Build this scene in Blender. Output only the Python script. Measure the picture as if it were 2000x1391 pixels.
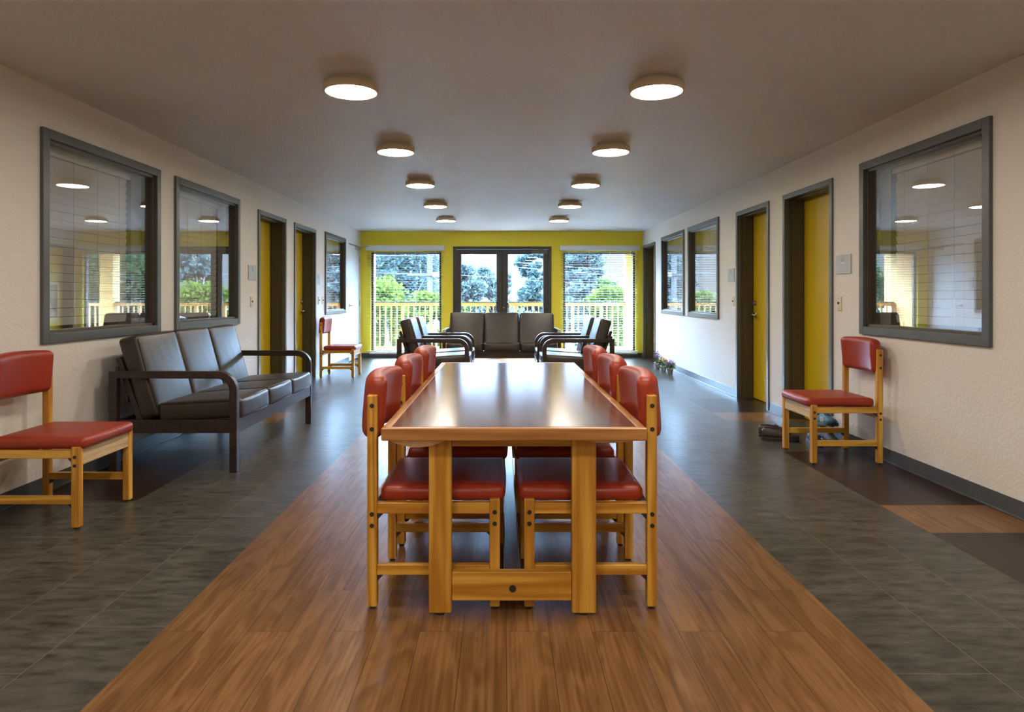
import bpy, math, random
import numpy as np
from mathutils import Vector, Matrix, Euler

for o in list(bpy.data.objects): bpy.data.objects.remove(o)
C = bpy.context.scene.collection
sc = bpy.context.scene
R = math.radians
F = 1310.0                                   # focal length in pixels of the 2000 px frame

# ------------------------------------------------------------------ camera, sky, sun, exposure
cam = bpy.data.cameras.new('camera'); co = bpy.data.objects.new('camera', cam); C.objects.link(co)
co.location = (0, 0, 1.2); co.rotation_euler = (R(90), 0, 0)
cam.sensor_width = 36; cam.lens = F/2000*36; cam.sensor_fit = 'HORIZONTAL'
cam.shift_x = 0.010; cam.shift_y = -0.0578; cam.clip_start = 0.05; cam.clip_end = 500
sc.camera = co

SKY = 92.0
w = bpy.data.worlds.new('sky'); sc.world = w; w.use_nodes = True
nt = w.node_tree; nt.nodes.clear()
tc = nt.nodes.new('ShaderNodeTexCoord'); sp = nt.nodes.new('ShaderNodeSeparateXYZ')
rp = nt.nodes.new('ShaderNodeValToRGB'); bg = nt.nodes.new('ShaderNodeBackground'); ou = nt.nodes.new('ShaderNodeOutputWorld')
nt.links.new(tc.outputs['Generated'], sp.inputs[0]); nt.links.new(sp.outputs['Z'], rp.inputs[0])
# hazy sky: pale at the horizon, unseen band above boosted to light the room
def stops(lst):
    e = rp.color_ramp.elements
    while len(e) < len(lst): e.new(0.5)
    for k, (p, c) in enumerate(lst): e[k].position = p; e[k].color = (*c, 1)
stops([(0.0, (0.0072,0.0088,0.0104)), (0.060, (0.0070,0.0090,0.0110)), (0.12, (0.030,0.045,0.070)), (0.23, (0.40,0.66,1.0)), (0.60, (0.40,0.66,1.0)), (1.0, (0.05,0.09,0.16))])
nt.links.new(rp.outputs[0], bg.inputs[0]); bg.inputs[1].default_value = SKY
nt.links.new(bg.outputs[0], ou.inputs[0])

sun = bpy.data.lights.new('sun', 'SUN'); sun.energy = 14.0; sun.angle = R(0.6); sun.color = (1, 0.96, 0.90)
so = bpy.data.objects.new('sun', sun); C.objects.link(so); so.location = (8, 20, 18)
so.rotation_euler = Vector((-0.42, -1.0, -1.0)).to_track_quat('-Z', 'Y').to_euler()
LAMP = 46.0; LAMP_COL = (1.0, 0.87, 0.72)

sc.view_settings.view_transform = 'Standard'; sc.view_settings.look = 'None'
sc.view_settings.exposure = 0.74; sc.view_settings.gamma = 1.0; sc.view_settings.use_curve_mapping = False
sc.cycles.max_bounces = 10; sc.cycles.diffuse_bounces = 6; sc.cycles.transparent_max_bounces = 24
sc.cycles.sample_clamp_indirect = 60.0; sc.cycles.use_denoising = True
sc.cycles.caustics_reflective = False; sc.cycles.caustics_refractive = False

# ------------------------------------------------------------------ mesh helpers
class MB:
    def __init__(s): s.v = []; s.f = []; s.m = []
    def add(s, vs, fs, mi=0, mat=None):
        n = len(s.v)
        s.v += [tuple(mat @ Vector(p)) for p in vs] if mat is not None else [tuple(p) for p in vs]
        s.f += [tuple(i+n for i in f) for f in fs]; s.m += [mi]*len(fs); return s
    def box(s, x0, x1, y0, y1, z0, z1, mi=0, mat=None):
        return s.add([(x0,y0,z0),(x1,y0,z0),(x1,y1,z0),(x0,y1,z0),(x0,y0,z1),(x1,y0,z1),(x1,y1,z1),(x0,y1,z1)],
                     [(0,3,2,1),(4,5,6,7),(0,1,5,4),(1,2,6,5),(2,3,7,6),(3,0,4,7)], mi, mat)
    def quad(s, a, b, c, d, mi=0): return s.add([a,b,c,d], [(0,1,2,3)], mi)
    def cyl(s, p0, p1, r0, r1=None, n=20, mi=0, cap=True):
        r1 = r0 if r1 is None else r1
        p0 = Vector(p0); p1 = Vector(p1); d = (p1-p0).normalized()
        a = d.orthogonal().normalized(); b = d.cross(a)
        vs = []
        for p, r in ((p0,r0),(p1,r1)):
            for k in range(n):
                t = 2*math.pi*k/n; vs.append(p + a*(r*math.cos(t)) + b*(r*math.sin(t)))
        fs = [(k,(k+1)%n,n+(k+1)%n,n+k) for k in range(n)]
        if cap: fs += [tuple(range(n-1,-1,-1)), tuple(range(n,2*n))]
        return s.add(vs, fs, mi)
    def lathe(s, prof, c=(0,0,0), n=32, mi=0):
        vs = []
        for r, z in prof:
            for k in range(n):
                t = 2*math.pi*k/n; vs.append((c[0]+r*math.cos(t), c[1]+r*math.sin(t), c[2]+z))
        fs = []
        for j in range(len(prof)-1):
            for k in range(n): fs.append((j*n+k, j*n+(k+1)%n, (j+1)*n+(k+1)%n, (j+1)*n+k))
        return s.add(vs, fs, mi)
    def tube(s, pts, r, n=8, mi=0):
        pts = [Vector(p) for p in pts]; vs = []
        for i, p in enumerate(pts):
            d = (pts[min(i+1,len(pts)-1)] - pts[max(i-1,0)]).normalized()
            up = Vector((0,0,1)) if abs(d.z) < 0.95 else Vector((1,0,0))
            a = d.cross(up).normalized(); b = d.cross(a)
            for k in range(n):
                t = 2*math.pi*k/n; vs.append(p + a*(r*math.cos(t)) + b*(r*math.sin(t)))
        fs = []
        for i in range(len(pts)-1):
            for k in range(n): fs.append((i*n+k, i*n+(k+1)%n, (i+1)*n+(k+1)%n, (i+1)*n+k))
        fs += [tuple(range(n-1,-1,-1)), tuple(range((len(pts)-1)*n, len(pts)*n))]
        return s.add(vs, fs, mi)
    def build(s, name, mats, parent=None, bevel=0, smooth=False, seg=2, subsurf=0):
        me = bpy.data.meshes.new(name); me.from_pydata(s.v, [], s.f); me.update()
        if not isinstance(mats, (list, tuple)): mats = [mats]
        for m in mats: me.materials.append(m)
        if len(mats) > 1: me.polygons.foreach_set('material_index', s.m)
        o = bpy.data.objects.new(name, me); C.objects.link(o); o.parent = parent
        if smooth: me.polygons.foreach_set('use_smooth', [True]*len(me.polygons))
        if bevel:
            b = o.modifiers.new('bevel', 'BEVEL'); b.width = bevel; b.segments = seg; b.limit_method = 'ANGLE'; b.angle_limit = R(40)
            me.polygons.foreach_set('use_smooth', [True]*len(me.polygons))
            b.harden_normals = True
        if subsurf:
            b = o.modifiers.new('sub', 'SUBSURF'); b.levels = subsurf; b.render_levels = subsurf
        return o

def fixn(o):
    import bmesh
    bm = bmesh.new(); bm.from_mesh(o.data); bmesh.ops.recalc_face_normals(bm, faces=bm.faces); bm.to_mesh(o.data); bm.free(); return o

def thing(name, label, cat, loc=(0,0,0), rz=0, group=None):
    o = bpy.data.objects.new(name, None); C.objects.link(o); o.empty_display_size = 0.1
    o.location = loc; o.rotation_euler = (0,0,rz); o['label'] = label; o['category'] = cat
    if group: o['group'] = group
    return o
def tag(o, label, cat, group=None, kind=None):
    o['label'] = label; o['category'] = cat
    if group: o['group'] = group
    if kind: o['kind'] = kind
    return o
def struct(o, label=None):
    o['kind'] = 'structure'
    if label: o['label'] = label
    return o
def sroot(name, label=None, loc=(0,0,0), rz=0):
    o = bpy.data.objects.new(name, None); C.objects.link(o); o.location = loc; o.rotation_euler = (0,0,rz)
    return struct(o, label)
def kids(o): return [c for c in C.objects if c.parent == o]
def copy_tree(o, parent=None):
    c = o.copy(); C.objects.link(c); c.parent = parent
    for ch in kids(o): copy_tree(ch, c)
    return c
def place(o, loc, rz, label):
    o.location = loc; o.rotation_euler = (0,0,rz); o['label'] = label; return o

def rounded_box(sx, sy, sz, r, puff=0.0, seg=9, wrinkle=0.0, seed=0, taper=0):
    """cushion: box of full sizes with edge radius r, faces bulged by puff"""
    rnd = random.Random(seed); ph = [rnd.uniform(0,6.28) for _ in range(6)]
    h = (sx/2, sy/2, sz/2); mb = MB(); idx = {}
    def P(p):
        key = tuple(round(c,5) for c in p)
        if key in idx: return idx[key]
        q = [c*hh for c, hh in zip(p, h)]
        inner = [max(-(hh-r), min(hh-r, c)) for c, hh in zip(q, h)]
        d = Vector([a-b for a, b in zip(q, inner)])
        if d.length > 1e-9: d.normalize()
        # on flats the offset is axis aligned
        v = Vector(inner) + d*r
        ax = max(range(3), key=lambda i: abs(p[i])); a, b = [i for i in range(3) if i != ax]
        bul = puff*(1-p[a]**2)*(1-p[b]**2)
        v[ax] += math.copysign(bul, p[ax])
        if wrinkle:
            wv = wrinkle*(math.sin(9*v.x/sx*1.7+ph[0]+3*math.sin(5*v.y+ph[1])) * math.sin(7*v.y/sy+ph[2]) * 0.6
                          + 0.5*math.sin(23*v.x+11*v.z+ph[3]))*(1-p[a]**4)*(1-p[b]**4)
            v[ax] += math.copysign(wv, p[ax])
        idx[key] = len(mb.v); mb.v.append(tuple(v)); return idx[key]
    # non-uniform parameter: denser at the edge
    def prm(hh):
        e = r/hh; t = [-1, -1+e*0.3, -1+e*0.65, -1+e]
        n = seg; t += [(-1+e)+(2-2*e)*k/n for k in range(1, n)] + [1-e, 1-e*0.65, 1-e*0.3, 1]
        return t
    T = [prm(hh) for hh in h]
    for ax in range(3):
        a, b = [i for i in range(3) if i != ax]
        for s in (-1, 1):
            for i in range(len(T[a])-1):
                for j in range(len(T[b])-1):
                    q = []
                    for (ii, jj) in ((i,j),(i+1,j),(i+1,j+1),(i,j+1)):
                        p = [0,0,0]; p[ax] = s; p[a] = T[a][ii]; p[b] = T[b][jj]; q.append(P(p))
                    flip = (s > 0) != (ax == 1)
                    mb.f.append(tuple(q) if flip else tuple(reversed(q))); mb.m.append(0)
    return mb
def xform(mb, M):
    mb.v = [tuple(M @ Vector(p)) for p in mb.v]; return mb

# ------------------------------------------------------------------ materials
def mat(name):
    m = bpy.data.materials.new(name); m.use_nodes = True; nt = m.node_tree
    return m, nt, nt.nodes['Principled BSDF']
def N(nt, typ, **kw):
    n = nt.nodes.new(typ)
    for k, v in kw.items():
        if k in n.inputs: n.inputs[k].default_value = v
        else: setattr(n, k, v)
    return n
def ramp(nt, stops, src):
    r = nt.nodes.new('ShaderNodeValToRGB'); e = r.color_ramp.elements
    while len(e) < len(stops): e.new(0.5)
    for k, (p, c) in enumerate(stops): e[k].position = p; e[k].color = (*c, 1)
    nt.links.new(src, r.inputs[0]); return r.outputs[0]
def coords(nt, scale=(1,1,1), rot=(0,0,0), loc=(0,0,0), obj=True):
    t = nt.nodes.new('ShaderNodeTexCoord'); mp = nt.nodes.new('ShaderNodeMapping')
    mp.inputs['Scale'].default_value = scale; mp.inputs['Rotation'].default_value = rot; mp.inputs['Location'].default_value = loc
    nt.links.new(t.outputs['Object'], mp.inputs[0]); return mp.outputs[0]
def bump(nt, b, h, strength, dist=0.01):
    n = nt.nodes.new('ShaderNodeBump'); n.inputs['Strength'].default_value = strength; n.inputs['Distance'].default_value = dist
    nt.links.new(h, n.inputs['Height']); nt.links.new(n.outputs[0], b.inputs['Normal'])
def mulc(nt, a, b, fac=1.0, mode='MULTIPLY'):
    n = nt.nodes.new('ShaderNodeMix'); n.data_type = 'RGBA'; n.blend_type = mode; n.inputs[0].default_value = fac
    for k, v in ((6,a),(7,b)):
        if isinstance(v, tuple): n.inputs[k].default_value = (*v, 1)
        else: nt.links.new(v, n.inputs[k])
    return n.outputs[2]
def simple(name, col, rough=0.5, metal=0.0, noise=0.0, nscale=20, bumps=0.0, bscale=200, spec=0.5, coat=0.0, bdist=0.002):
    m, nt, b = mat(name)
    b.inputs['Roughness'].default_value = rough; b.inputs['Metallic'].default_value = metal
    b.inputs['Specular IOR Level'].default_value = spec; b.inputs['Coat Weight'].default_value = coat
    b.inputs['Coat Roughness'].default_value = 0.15
    co_ = coords(nt)
    n = N(nt, 'ShaderNodeTexNoise', Scale=nscale, Detail=4.0); nt.links.new(co_, n.inputs['Vector'])
    lo = tuple(max(0, c*(1-noise)) for c in col); hi = tuple(min(1, c*(1+noise)) for c in col)
    nt.links.new(ramp(nt, [(0.3, lo), (0.7, hi)], n.outputs[0]), b.inputs['Base Color'])
    if bumps:
        n2 = N(nt, 'ShaderNodeTexNoise', Scale=bscale, Detail=3.0); nt.links.new(co_, n2.inputs['Vector'])
        bump(nt, b, n2.outputs[0], bumps, bdist)
    return m
def plaster(name, col, bscale=90, strength=0.5, dist=0.004, rough=0.75):
    m, nt, b = mat(name); b.inputs['Roughness'].default_value = rough
    co_ = coords(nt)
    n = N(nt, 'ShaderNodeTexNoise', Scale=1.3, Detail=5.0); nt.links.new(co_, n.inputs['Vector'])
    nt.links.new(ramp(nt, [(0.3, tuple(c*0.95 for c in col)), (0.7, col)], n.outputs[0]), b.inputs['Base Color'])
    n2 = N(nt, 'ShaderNodeTexNoise', Scale=bscale, Detail=3.0, Roughness=0.6); nt.links.new(co_, n2.inputs['Vector'])
    bump(nt, b, n2.outputs[0], strength, dist); return m
def wood(name, axis, dark, light, rough=0.35, scale=1.0, coat=0.0):
    m, nt, b = mat(name); b.inputs['Roughness'].default_value = rough; b.inputs['Coat Weight'].default_value = coat
    s = [28*scale]*3; s[axis] = 1.6*scale
    oi = nt.nodes.new('ShaderNodeObjectInfo')
    v = coords(nt, tuple(s))
    dn = N(nt, 'ShaderNodeTexNoise', Scale=0.35, Detail=2.0); dn.noise_dimensions = '4D'; nt.links.new(v, dn.inputs['Vector'])
    mu = nt.nodes.new('ShaderNodeMath'); mu.operation = 'MULTIPLY'; mu.inputs[1].default_value = 37.0
    nt.links.new(oi.outputs['Random'], mu.inputs[0]); nt.links.new(mu.outputs[0], dn.inputs['W'])
    # growth rings from a banded field
    m2 = nt.nodes.new('ShaderNodeMath'); m2.operation = 'MULTIPLY'; m2.inputs[1].default_value = 34.0; nt.links.new(dn.outputs[0], m2.inputs[0])
    sn = nt.nodes.new('ShaderNodeMath'); sn.operation = 'SINE'; nt.links.new(m2.outputs[0], sn.inputs[0])
    fn = N(nt, 'ShaderNodeTexNoise', Scale=3.0, Detail=4.0); nt.links.new(v, fn.inputs['Vector'])
    base = ramp(nt, [(0.0, dark), (1.0, light)], N_map(nt, sn.outputs[0]))
    fine = ramp(nt, [(0.3, (0.80,0.78,0.75)), (0.7, (1,1,1))], fn.outputs[0])
    nt.links.new(mulc(nt, base, fine), b.inputs['Base Color'])
    bump(nt, b, fn.outputs[0], 0.12, 0.001); return m
def N_map(nt, src, a=-1, b_=1):
    n = nt.nodes.new('ShaderNodeMapRange'); n.inputs[1].default_value = a; n.inputs[2].default_value = b_
    nt.links.new(src, n.inputs[0]); return n.outputs[0]
def plank_floor(name, dark, light, mid, row=0.1544, length=0.914, rough=0.30, x0=-1.22, grain=1.0, joint=0.35, swirl=7.0):
    m, nt, b = mat(name)
    v = coords(nt, (1,1,1), (0,0,R(-90)), (0, -x0*0, 0))
    # rotate so that rows run along Y: texture x = -y, texture y = x
    t = nt.nodes.new('ShaderNodeTexCoord'); s = nt.nodes.new('ShaderNodeSeparateXYZ'); nt.links.new(t.outputs['Object'], s.inputs[0])
    cb = nt.nodes.new('ShaderNodeCombineXYZ'); ad = nt.nodes.new('ShaderNodeMath'); ad.operation = 'SUBTRACT'; ad.inputs[1].default_value = x0
    nt.links.new(s.outputs['X'], ad.inputs[0]); nt.links.new(s.outputs['Y'], cb.inputs[0]); nt.links.new(ad.outputs[0], cb.inputs[1])
    br = nt.nodes.new('ShaderNodeTexBrick'); nt.links.new(cb.outputs[0], br.inputs['Vector'])
    br.inputs['Color1'].default_value = (0,0,0,1); br.inputs['Color2'].default_value = (1,1,1,1); br.inputs['Mortar'].default_value = (0.5,0.5,0.5,1)
    br.inputs['Scale'].default_value = 1.0; br.inputs['Mortar Size'].default_value = 0.0; br.inputs['Brick Width'].default_value = length
    br.inputs['Row Height'].default_value = row; br.offset = 0.37; br.offset_frequency = 2; br.squash = 1.0
    br2 = nt.nodes.new('ShaderNodeTexBrick'); nt.links.new(cb.outputs[0], br2.inputs['Vector'])
    br2.inputs['Color1'].default_value = (1,1,1,1); br2.inputs['Color2'].default_value = (1,1,1,1); br2.inputs['Mortar'].default_value = (0,0,0,1)
    br2.inputs['Scale'].default_value = 1.0; br2.inputs['Mortar Size'].default_value = 0.0012; br2.inputs['Mortar Smooth'].default_value = 0.1
    br2.inputs['Brick Width'].default_value = length; br2.inputs['Row Height'].default_value = row; br2.offset = 0.37; br2.offset_frequency = 2
    rnd = nt.nodes.new('ShaderNodeRGBToBW'); nt.links.new(br.outputs['Color'], rnd.inputs[0])
    w_ = nt.nodes.new('ShaderNodeMath'); w_.operation = 'MULTIPLY'; w_.inputs[1].default_value = 41.0; nt.links.new(rnd.outputs[0], w_.inputs[0])
    gv = nt.nodes.new('ShaderNodeMapping'); gv.inputs['Scale'].default_value = (5.0*grain, 0.9*grain, 1); nt.links.new(t.outputs['Object'], gv.inputs[0])
    n1 = N(nt, 'ShaderNodeTexNoise', Scale=1.3, Detail=4.0, Distortion=1.1); n1.noise_dimensions = '4D'
    nt.links.new(gv.outputs[0], n1.inputs['Vector']); nt.links.new(w_.outputs[0], n1.inputs['W'])
    m2 = nt.nodes.new('ShaderNodeMath'); m2.operation = 'MULTIPLY'; m2.inputs[1].default_value = swirl*5; nt.links.new(n1.outputs[0], m2.inputs[0])
    sn = nt.nodes.new('ShaderNodeMath'); sn.operation = 'SINE'; nt.links.new(m2.outputs[0], sn.inputs[0])
    gv2 = nt.nodes.new('ShaderNodeMapping'); gv2.inputs['Scale'].default_value = (90, 2.2, 1); nt.links.new(t.outputs['Object'], gv2.inputs[0])
    n2 = N(nt, 'ShaderNodeTexNoise', Scale=1.0, Detail=5.0); n2.noise_dimensions = '4D'
    nt.links.new(gv2.outputs[0], n2.inputs['Vector']); nt.links.new(w_.outputs[0], n2.inputs['W'])
    c1 = ramp(nt, [(0.0, mid), (1.0, light)], N_map(nt, sn.outputs[0]))
    c2 = ramp(nt, [(0.35, dark), (0.62, light)], n2.outputs[0])
    col = mulc(nt, c1, c2, 0.38, 'MIX')
    n3 = N(nt, 'ShaderNodeTexNoise', Scale=0.8, Detail=2.0); n3.noise_dimensions = '4D'; nt.links.new(gv.outputs[0], n3.inputs['Vector']); nt.links.new(w_.outputs[0], n3.inputs['W'])
    col = mulc(nt, col, ramp(nt, [(0.35, (0.80,0.78,0.76)), (0.65, (1.05,1.03,1.0))], n3.outputs[0]), 0.8)
    tint = ramp(nt, [(0.0, (0.88,0.87,0.86)), (1.0, (1.0,1.0,1.0))], rnd.outputs[0])
    col = mulc(nt, col, tint)
    col = mulc(nt, col, ramp(nt, [(0.0, (joint,)*3), (1.0, (1,1,1))], br2.outputs['Color']))
    nt.links.new(col, b.inputs['Base Color'])
    b.inputs['Roughness'].default_value = rough
    bump(nt, b, br2.outputs['Color'], 0.25, 0.0015)
    return m
def tile_floor(name, c_lo, c_hi, x0=-1.22, rough=0.3):
    m, nt, b = mat(name)
    t = nt.nodes.new('ShaderNodeTexCoord'); s = nt.nodes.new('ShaderNodeSeparateXYZ'); nt.links.new(t.outputs['Object'], s.inputs[0])
    cb = nt.nodes.new('ShaderNodeCombineXYZ'); ad = nt.nodes.new('ShaderNodeMath'); ad.operation = 'SUBTRACT'; ad.inputs[1].default_value = x0
    nt.links.new(s.outputs['X'], ad.inputs[0]); nt.links.new(s.outputs['Y'], cb.inputs[0]); nt.links.new(ad.outputs[0], cb.inputs[1])
    def brick(ms):
        br = nt.nodes.new('ShaderNodeTexBrick'); nt.links.new(cb.outputs[0], br.inputs['Vector'])
        br.inputs['Scale'].default_value = 1.0; br.inputs['Mortar Size'].default_value = ms; br.inputs['Brick Width'].default_value = 0.61
        br.inputs['Row Height'].default_value = 0.3088; br.offset = 0.5; return br
    a = brick(0.0); a.inputs['Color1'].default_value = (0,0,0,1); a.inputs['Color2'].default_value = (1,1,1,1)
    g = brick(0.0011); g.inputs['Color1'].default_value = (0,0,0,1); g.inputs['Color2'].default_value = (0,0,0,1); g.inputs['Mortar'].default_value = (1,1,1,1)
    rnd = nt.nodes.new('ShaderNodeRGBToBW'); nt.links.new(a.outputs['Color'], rnd.inputs[0])
    w_ = nt.nodes.new('ShaderNodeMath'); w_.operation = 'MULTIPLY'; w_.inputs[1].default_value = 23.0; nt.links.new(rnd.outputs[0], w_.inputs[0])
    gv = nt.nodes.new('ShaderNodeMapping'); gv.inputs['Scale'].default_value = (5, 17, 1); nt.links.new(t.outputs['Object'], gv.inputs[0])
    n1 = N(nt, 'ShaderNodeTexNoise', Scale=1.5, Detail=9.0, Roughness=0.68); n1.noise_dimensions = '4D'
    nt.links.new(gv.outputs[0], n1.inputs['Vector']); nt.links.new(w_.outputs[0], n1.inputs['W'])
    n2 = N(nt, 'ShaderNodeTexNoise', Scale=1.7, Detail=3.0); nt.links.new(t.outputs['Object'], n2.inputs['Vector'])
    col = ramp(nt, [(0.34, c_lo), (0.5, tuple((p+q)/2 for p, q in zip(c_lo, c_hi))), (0.68, c_hi)], n1.outputs[0])
    col = mulc(nt, col, ramp(nt, [(0.3, (0.82,0.82,0.82)), (0.7, (1.1,1.1,1.1))], n2.outputs[0]))
    col = mulc(nt, col, ramp(nt, [(0.0, (0.92,0.92,0.92)), (1.0, (1.0,1.0,1.0))], rnd.outputs[0]))
    n = nt.nodes.new('ShaderNodeMix'); n.data_type = 'RGBA'; nt.links.new(g.outputs['Color'], n.inputs[0]); nt.links.new(col, n.inputs[6])
    n.inputs[7].default_value = (0.20, 0.185, 0.15, 1); nt.links.new(n.outputs[2], b.inputs['Base Color'])
    b.inputs['Roughness'].default_value = rough
    bump(nt, b, n1.outputs[0], 0.06, 0.002)
    return m
def glass(name, f0=0.10, tint=(1,1,1)):
    m, nt, b = mat(name); nt.nodes.remove(b)
    out = nt.nodes['Material Output']
    lw = nt.nodes.new('ShaderNodeLayerWeight'); lw.inputs[0].default_value = 0.5
    pw = nt.nodes.new('ShaderNodeMath'); pw.operation = 'POWER'; pw.inputs[1].default_value = 4.0
    nt.links.new(lw.outputs['Facing'], pw.inputs[0])
    mr = nt.nodes.new('ShaderNodeMapRange'); mr.inputs[3].default_value = f0; mr.inputs[4].default_value = 1.0; nt.links.new(pw.outputs[0], mr.inputs[0])
    tr = nt.nodes.new('ShaderNodeBsdfTransparent'); tr.inputs[0].default_value = (*tint, 1)
    gl = nt.nodes.new('ShaderNodeBsdfGlossy'); gl.inputs['Roughness'].default_value = 0.0
    mx = nt.nodes.new('ShaderNodeMixShader'); nt.links.new(mr.outputs[0], mx.inputs[0]); nt.links.new(tr.outputs[0], mx.inputs[1]); nt.links.new(gl.outputs[0], mx.inputs[2])
    nt.links.new(mx.outputs[0], out.inputs[0]); return m
def emit(name, col, s):
    m, nt, b = mat(name); b.inputs['Base Color'].default_value = (0.8,0.8,0.8,1)
    b.inputs['Emission Color'].default_value = (*col, 1); b.inputs['Emission Strength'].default_value = s; return m
def leaf(name, c0, c1, trans=0.5):
    m, nt, b = mat(name); nt.nodes.remove(b); out = nt.nodes['Material Output']
    v = coords(nt); n = N(nt, 'ShaderNodeTexNoise', Scale=2.5, Detail=3.0); nt.links.new(v, n.inputs['Vector'])
    c = ramp(nt, [(0.35, c0), (0.65, c1)], n.outputs[0])
    d = nt.nodes.new('ShaderNodeBsdfDiffuse'); t = nt.nodes.new('ShaderNodeBsdfTranslucent'); mx = nt.nodes.new('ShaderNodeMixShader'); mx.inputs[0].default_value = trans
    nt.links.new(c, d.inputs[0]); nt.links.new(c, t.inputs[0]); nt.links.new(d.outputs[0], mx.inputs[1]); nt.links.new(t.outputs[0], mx.inputs[2]); nt.links.new(mx.outputs[0], out.inputs[0])
    return m

M_WALL = plaster('wall_plaster', (0.80, 0.78, 0.74), 48, 0.8, 0.006, 0.55)
M_CEIL = plaster('ceiling_texture', (0.84, 0.83, 0.82), 75, 0.8, 0.02, 0.42)
M_YEL = plaster('yellow_wall_paint', (0.98, 0.79, 0.05), 75, 0.2, 0.003, 0.6)
M_FWOOD = plank_floor('wood_plank_vinyl', (0.080,0.033,0.011), (0.285,0.150,0.058), (0.175,0.082,0.028))
M_FDARK = plank_floor('dark_plank_vinyl', (0.020,0.011,0.007), (0.040,0.022,0.015), (0.03,0.016,0.011), joint=0.7)
M_FTILE = tile_floor('grey_stone_vinyl', (0.030,0.028,0.023), (0.120,0.111,0.090))
for m_ in (M_FWOOD, M_FDARK, M_FTILE): m_.node_tree.nodes['Principled BSDF'].inputs['Specular IOR Level'].default_value = 0.17
M_BASE = simple('baseboard_rubber', (0.075,0.080,0.085), 0.3, noise=0.08)
M_STEEL = simple('window_frame_paint', (0.098,0.112,0.118), 0.32, noise=0.06)
M_JAMB = simple('door_frame_paint', (0.075,0.060,0.038), 0.38, noise=0.06)
M_DOORY = simple('yellow_door_paint', (0.62,0.44,0.008), 0.38, noise=0.03, nscale=3)
M_DOORW = simple('white_door_paint', (0.74,0.76,0.76), 0.35, noise=0.03)
M_CHAR = simple('charcoal_door_paint', (0.045,0.045,0.042), 0.4, noise=0.05)
M_GLASS = glass('window_glass', 0.17)
M_GLASSB = glass('exterior_glass', 0.05)
M_BLIND = simple('blind_slat', (0.72,0.71,0.67), 0.45, noise=0.03)
M_BLINDD = simple('cord', (0.62,0.61,0.58), 0.7)
M_ROOM = simple('bedroom_paint', (0.35,0.34,0.32), 0.8)
M_METAL = simple('satin_metal', (0.60,0.55,0.46), 0.28, 1.0)
M_DARKMET = simple('dark_metal', (0.06,0.055,0.05), 0.4, 0.6)
M_PLATE = simple('sign_plate', (0.46,0.52,0.58), 0.35, noise=0.04)
M_IVORY = simple('ivory_plastic', (0.72,0.66,0.44), 0.4)
M_WHITE = simple('white_plastic', (0.80,0.80,0.78), 0.4)
M_SLAT = simple('open_slat', (0.42,0.42,0.42), 0.5)
M_RED = simple('red_vinyl', (0.33,0.036,0.014), 0.42, noise=0.08, nscale=8, bumps=0.12, bscale=500, bdist=0.001)
M_REDD = simple('red_vinyl_shadow_gap', (0.16,0.014,0.008), 0.5)
M_LEATH = simple('brown_black_vinyl', (0.032,0.026,0.021), 0.36, noise=0.12, nscale=10, bumps=0.25, bscale=60, bdist=0.003, spec=0.65)
M_LEATHP = simple('vinyl_piping', (0.055,0.046,0.04), 0.35)
M_SOFAW = wood('sofa_frame_finish', 0, (0.030,0.020,0.018), (0.048,0.032,0.028), 0.35)
PD, PL = (0.56,0.25,0.026), (0.86,0.50,0.085)
M_PX = wood('pine_x', 0, PD, PL, 0.36); M_PY = wood('pine_y', 1, PD, PL, 0.36); M_PZ = wood('pine_z', 2, PD, PL, 0.36)
M_PLITE = wood('pine_pale', 0, (0.62,0.43,0.22), (0.78,0.60,0.36), 0.45, 1.6)
M_TT = wood('table_laminate', 1, (0.085,0.034,0.016), (0.155,0.066,0.032), 0.17, 1.0)
M_TT.node_tree.nodes['Principled BSDF'].inputs['Specular IOR Level'].default_value = 0.30
M_TEDGE = wood('table_edge_wood', 0, (0.40,0.17,0.045), (0.56,0.27,0.085), 0.3)
M_TEDGEY = wood('table_edge_wood_long', 1, (0.40,0.17,0.045), (0.56,0.27,0.085), 0.3)
M_DSTRETCH = wood('dark_stained_wood', 1, (0.055,0.040,0.030), (0.12,0.085,0.06), 0.3)
M_LENS = emit('lamp_lens', LAMP_COL, LAMP)
M_CREAM = simple('lamp_housing', (0.72,0.62,0.44), 0.4)
M_ORANGE = simple('orange_rail_paint', (0.52,0.28,0.11), 0.6, noise=0.05)
M_OCHRE = simple('ochre_stucco', (0.52,0.31,0.10), 0.8, noise=0.05)
M_CONC = simple('concrete', (0.55,0.56,0.56), 0.8, noise=0.1, nscale=2)
M_GROUND = simple('asphalt_ground', (0.010,0.011,0.010), 0.9, noise=0.25, nscale=0.4)
M_BARK = simple('bark', (0.16,0.13,0.11), 0.9, noise=0.3, nscale=5)
M_POLE = simple('weathered_pole', (0.022,0.020,0.020), 0.9, noise=0.2, nscale=3)
M_WIRE = simple('black_cable', (0.03,0.03,0.035), 0.6)
L_BLUE = leaf('blue_green_hazed_leaves', (0.014,0.026,0.026), (0.045,0.068,0.066))  # blue-green leaves, with some distance haze mixed into the colour
L_YEL = leaf('yellow_green_leaves', (0.022,0.034,0.005), (0.060,0.075,0.014))
L_MID = leaf('mid_green_leaves', (0.010,0.020,0.006), (0.032,0.050,0.015))
L_HAZE = leaf('haze_tinted_leaves', (0.026,0.038,0.038), (0.062,0.080,0.074))  # pale bluish air haze put into the leaf colour

# ------------------------------------------------------------------ room shell
XW, YB, YF, H = 2.8, 13.32, -2.2, 2.5
DEP = 0.18                                    # depth of door recess

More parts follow.
